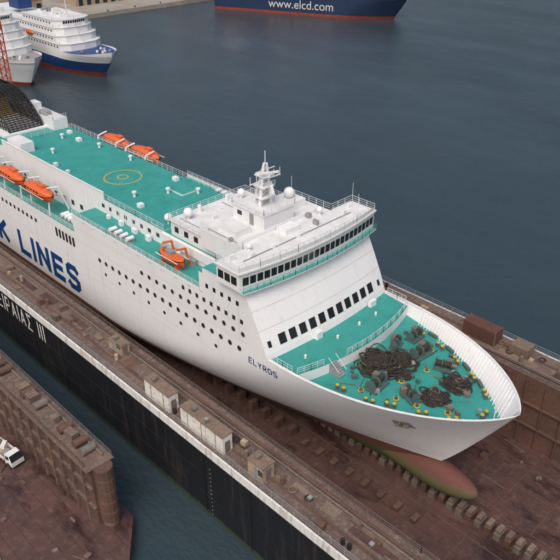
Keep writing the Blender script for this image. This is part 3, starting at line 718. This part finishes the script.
for k in range(7): t.cbox((-2.6+.55*k,random.uniform(-.5,.5),1.1),(.7,random.uniform(.8,1.5),random.uniform(.4,1.1)),random.choice(['grey','steel','cabin_tan','rail_white']),random.random())
t.prism([(1.5,-1.1),(3.3,-1.05),(3.3,1.05),(1.5,1.1)],.6,1.5,'rail_white')
vs=[(1.5,-1.1,1.5),(3.3,-1.05,1.5),(3.3,1.05,1.5),(1.5,1.1,1.5),(1.55,-1.0,2.4),(2.7,-.95,2.4),(2.7,.95,2.4),(1.55,1.0,2.4)]
t.add(vs,[(0,1,5,4),(2,3,7,6),(3,0,4,7),(4,5,6,7)],'rail_white'); t.add(vs,[(1,2,6,5)],'glass')
t.add([(1.75,-1.09,1.55),(2.75,-1.05,1.55),(2.5,-1.0,2.25),(1.75,-1.03,2.25)],[(0,1,2,3)],'glass')
for x in(-2.2,-1.2,2.3):
    for y in(-1,1): t.cyl((x,y*.8,.5),(x,y*1.12,.5),.5,'tyre',14)
t.box(-3.0,3.2,-.5,.5,.5,.95,'steel')
o=t.build('truck'); o.location=(-60.5,-42.4,2.01); o.rotation_euler=(0,0,.12)
# ---------------------------------------------------------------- other ships
def other_ship(name,x,y,rz,L,W,fz,hullm,boot,tiers,funnel='white',upper=None):
    p=empty(name,(x,y,0),rz); b=B()
    def hf(xx,zz,):
        tt=clamp((0-8*(1-zz/fz)-xx)/(L*lerp(.3,.16,zz/fz))); return W/2*(1-(1-tt)**2)**.8
    bands=[(-.5,1.6,boot),(1.6,fz*.999,hullm)] if not upper else [(-.5,1.6,boot),(1.6,fz*.66,hullm),(fz*.66,fz*.999,upper)]
    for sg in(-1,1):
        for bi,(za,zb,mt) in enumerate(bands):
            rows=[]
            for j in range(6):
                zz=lerp(za,zb,j/5); row=[]
                for i in range(31):
                    xx=lerp(-8*(1-zz/fz),-L,(i/30)**1.6); row.append((xx,sg*hf(xx,zz),zz+(1.8*clamp(1+xx/25)**2 if j==5 and bi==len(bands)-1 else 0)))
                rows.append(row)
            b.grid(rows,mt,flip=sg<0)
    row=[(lerp(-.5,-L,(i/30)**1.6)) for i in range(31)]
    b.grid([[(xx,-hf(xx,fz)+.2,fz-.3) for xx in row],[(xx,hf(xx,fz)-.2,fz-.3) for xx in row]],'bluehull' if hullm=='bluehull' else 'grey')
    b.add([(-L,-W/2,-.5),(-L,W/2,-.5),(-L,W/2,fz),(-L,-W/2,fz)],[(0,1,2,3)],hullm)
    b.build('hull',p,True); c=B()
    z0=fz-.3
    for k,(xa,xb,w,hh_) in enumerate(tiers):
        w2=w*.62
        c.prism([(xb,-w/2),(xa-3.5,-w/2),(xa-.8,-w2/2),(xa,0),(xa-.8,w2/2),(xa-3.5,w/2),(xb,w/2)],z0,z0+hh_,'white'); c.prism([(xb-.3,-w/2-.3),(xa-3.4,-w/2-.3),(xa-.5,-w2/2-.1),(xa+.3,0),(xa-.5,w2/2+.1),(xa-3.4,w/2+.3),(xb-.3,w/2+.3)],z0+hh_,z0+hh_+.18,'rail_white','roof_white')
        xx=xb+2
        while xx<xa-5:
            for sg in(-1,1): c.box(xx,xx+.9,sg*(w/2+.01),sg*(w/2+.06),z0+hh_*.45,z0+hh_*.72,'glass')
            xx+=2.6
        if k==len(tiers)-1:
            for sg in(-1,1):
                for q in range(5):
                    a=Vector((xa,0));b_=Vector((xa-.8,sg*w2/2)); p0=a+(b_-a)*(q+.12)/5; p1=a+(b_-a)*(q+.88)/5
                    c.add([(p0.x+.06,p0.y,z0+hh_*.5),(p1.x+.06,p1.y,z0+hh_*.5),(p1.x+.06,p1.y,z0+hh_*.85),(p0.x+.06,p0.y,z0+hh_*.85)],[(0,1,2,3)],'glass')
        c.rail([(xb,-w/2,z0+hh_+.2),(xa-3.5,-w/2,z0+hh_+.2),(xa-.3,0,z0+hh_+.2),(xa-3.5,w/2,z0+hh_+.2)],h=1,step=3,w=.1,bars=2)
        z0+=hh_+.2
    for k in range(12):
        c.cbox((tiers[-1][1]+5+random.random()*(tiers[-1][0]-tiers[-1][1]-12),random.uniform(-5,5),z0),(random.uniform(1,3),random.uniform(1,3),random.uniform(.6,2)),random.choice(['white','grey','rail_white']))
    xm=tiers[-1][0]-6
    c.cyl((xm,0,z0),(xm,0,z0+8),.3,'rail_white',8,.15); c.bar((xm,-2.5,z0+5),(xm,2.5,z0+5),.2,'rail_white'); c.cbox((xm+1,0,z0+3),(.4,3,.3),'rail_white')
    c.box(-L*.68,-L*.6,-3.5,3.5,z0-1,z0+8,funnel); c.box(-L*.682,-L*.598,-3.6,3.6,z0+6,z0+8.2,'black')
    for sg in(-1,1):
        for q in range(3):
            c.sphere((tiers[0][0]-30-11*q,sg*(tiers[0][2]/2-.2),fz+4.6),1.5,'orange',10,6,(2.6,.9,.9))
    c.build('superstructure',p)
    g=B()
    for k in range(10):
        xx=random.uniform(-20,-6); g.cbox((xx,random.uniform(-1,1)*hf(xx,fz)*.7,fz-.3),(1.0,.8,.8),random.choice(['steel','grey','rail_white']),random.random())
    g.build('deck_gear',p)
    return p
other_ship('moored_ferry',-246,99,0,122,21,9.5,'bluehull','redboot',[(-22,-116,20.6,2.9),(-25,-112,20.6,2.9),(-27,-108,19,2.9),(-28,-60,18,2.9)],'bluehull','white')
other_ship('white_ferry',-254,67.5,0,112,20,11,'white','redboot',[(-18,-106,19.6,2.9),(-20,-104,19.6,2.9),(-22,-100,18,2.9),(-23,-52,17,2.9),(-25,-46,14,2.9)])
cs=other_ship('cargo_ship',-238,300,math.atan2(44,105),124,22,12,'navy','redboot',[(-104,-120,19,4),(-106,-118,17,4),(-107,-117,13,4)])
fc=bpy.data.curves.new('hull_text','FONT'); fc.body='www.elcd.com'; fc.size=7.2; fc.materials.append(MATS['letter_white'])
fo=bpy.data.objects.new('hull_text',fc); S.collection.objects.link(fo); fo.parent=cs; fo.location=(-86,-11.1,3.6); fo.rotation_euler=(math.pi/2,0,0)
cr=B()
for (x,y) in((-1.5,-1.5),(1.5,-1.5),(1.5,1.5),(-1.5,1.5)): cr.bar((x,y,0),(x,y,34),.35,'orange_dk')
for k in range(11):
    z0=3*k
    for a,b_ in(((-1.5,-1.5),(1.5,-1.5)),((1.5,-1.5),(1.5,1.5)),((1.5,1.5),(-1.5,1.5)),((-1.5,1.5),(-1.5,-1.5))):
        cr.bar((*a,z0),(*b_,z0+3),.2,'orange_dk'); cr.bar((*a,z0),(*b_,z0),.2,'orange_dk')
cr.cbox((0,0,34),(4,3,3),'orange_dk'); cr.bar((0,0,36),(22,-6,52),.6,'orange_dk'); cr.bar((0,0,38),(22,-6,52),.3,'orange_dk')
cr.box(-4,4,-4,4,-2,2.4,'dockrust')
o=cr.build('dock_crane'); o.location=(-214,36,0)
# ---------------------------------------------------------------- quay, water
q=B()
q.box(-1200,-375,-900,1200,-3,2.2,'concrete'); q.box(-376,-374.6,-900,1200,-3,2.5,'concrete')
for k in range(40): q.cyl((-376.5,-300+20*k,2.2),(-376.5,-300+20*k,3.2),.5,'black',8)
q.build('quay')
def shed(x,y,L,W,H):
    b=B(); b.box(-W/2,W/2,-L/2,L/2,0,H,'cabin_tan')
    b.add([(-W/2-.5,-L/2-.5,H),(0,-L/2-.5,H+2.5),(W/2+.5,-L/2-.5,H),(-W/2-.5,L/2+.5,H),(0,L/2+.5,H+2.5),(W/2+.5,L/2+.5,H)],[(0,1,4,3),(1,2,5,4),(0,2,1),(3,4,5)],'cabin_roof')
    for k in range(int(L/6)): b.box(W/2,W/2+.06,-L/2+2+6*k,-L/2+5+6*k,0.2,H*.7,'glass')
    o=b.build('quay_shed'); o.location=(x,y,2.2)
shed(-410,120,60,18,8);shed(-415,200,50,20,9);shed(-410,280,60,18,8)
w=B(); w.add([(-6000,-6000,0),(6000,-6000,0),(6000,6000,0),(-6000,6000,0)],[(0,1,2,3)],'water_mat'); w.build('water')
# ---------------------------------------------------------------- light, world, camera
az=math.radians(-60); el=math.radians(54)
sd=Vector((math.cos(az)*math.cos(el),math.sin(az)*math.cos(el),math.sin(el)))
sl=bpy.data.lights.new('sun','SUN'); sl.energy=.85; sl.angle=math.radians(40); sl.color=(1,.98,.95)
so=bpy.data.objects.new('sun',sl); S.collection.objects.link(so); so.rotation_euler=sd.to_track_quat('Z','Y').to_euler()
W=bpy.data.worlds.new('World'); S.world=W; W.use_nodes=True; nt=W.node_tree
sk=nt.nodes.new('ShaderNodeTexSky'); sk.sky_type='NISHITA'; sk.sun_disc=False; sk.sun_elevation=el; sk.sun_rotation=math.pi/2-az; sk.dust_density=7; sk.air_density=1.0
nt.links.new(sk.outputs[0],nt.nodes['Background'].inputs[0]); nt.nodes['Background'].inputs[1].default_value=.15
cam=bpy.data.cameras.new('camera'); co=bpy.data.objects.new('camera',cam); S.collection.objects.link(co)
cam.sensor_width=36; cam.lens=36*710/560; cam.clip_end=9000; cam.clip_start=1
yaw=2.3625; pitch=.5326
F=Vector((math.cos(yaw)*math.cos(pitch),math.sin(yaw)*math.cos(pitch),-math.sin(pitch)))
co.location=(27.35,-69.28,82.1); co.rotation_euler=F.to_track_quat('-Z','Y').to_euler()
S.camera=co
S.view_settings.view_transform='Standard'; S.view_settings.look='None'; S.view_settings.exposure=0
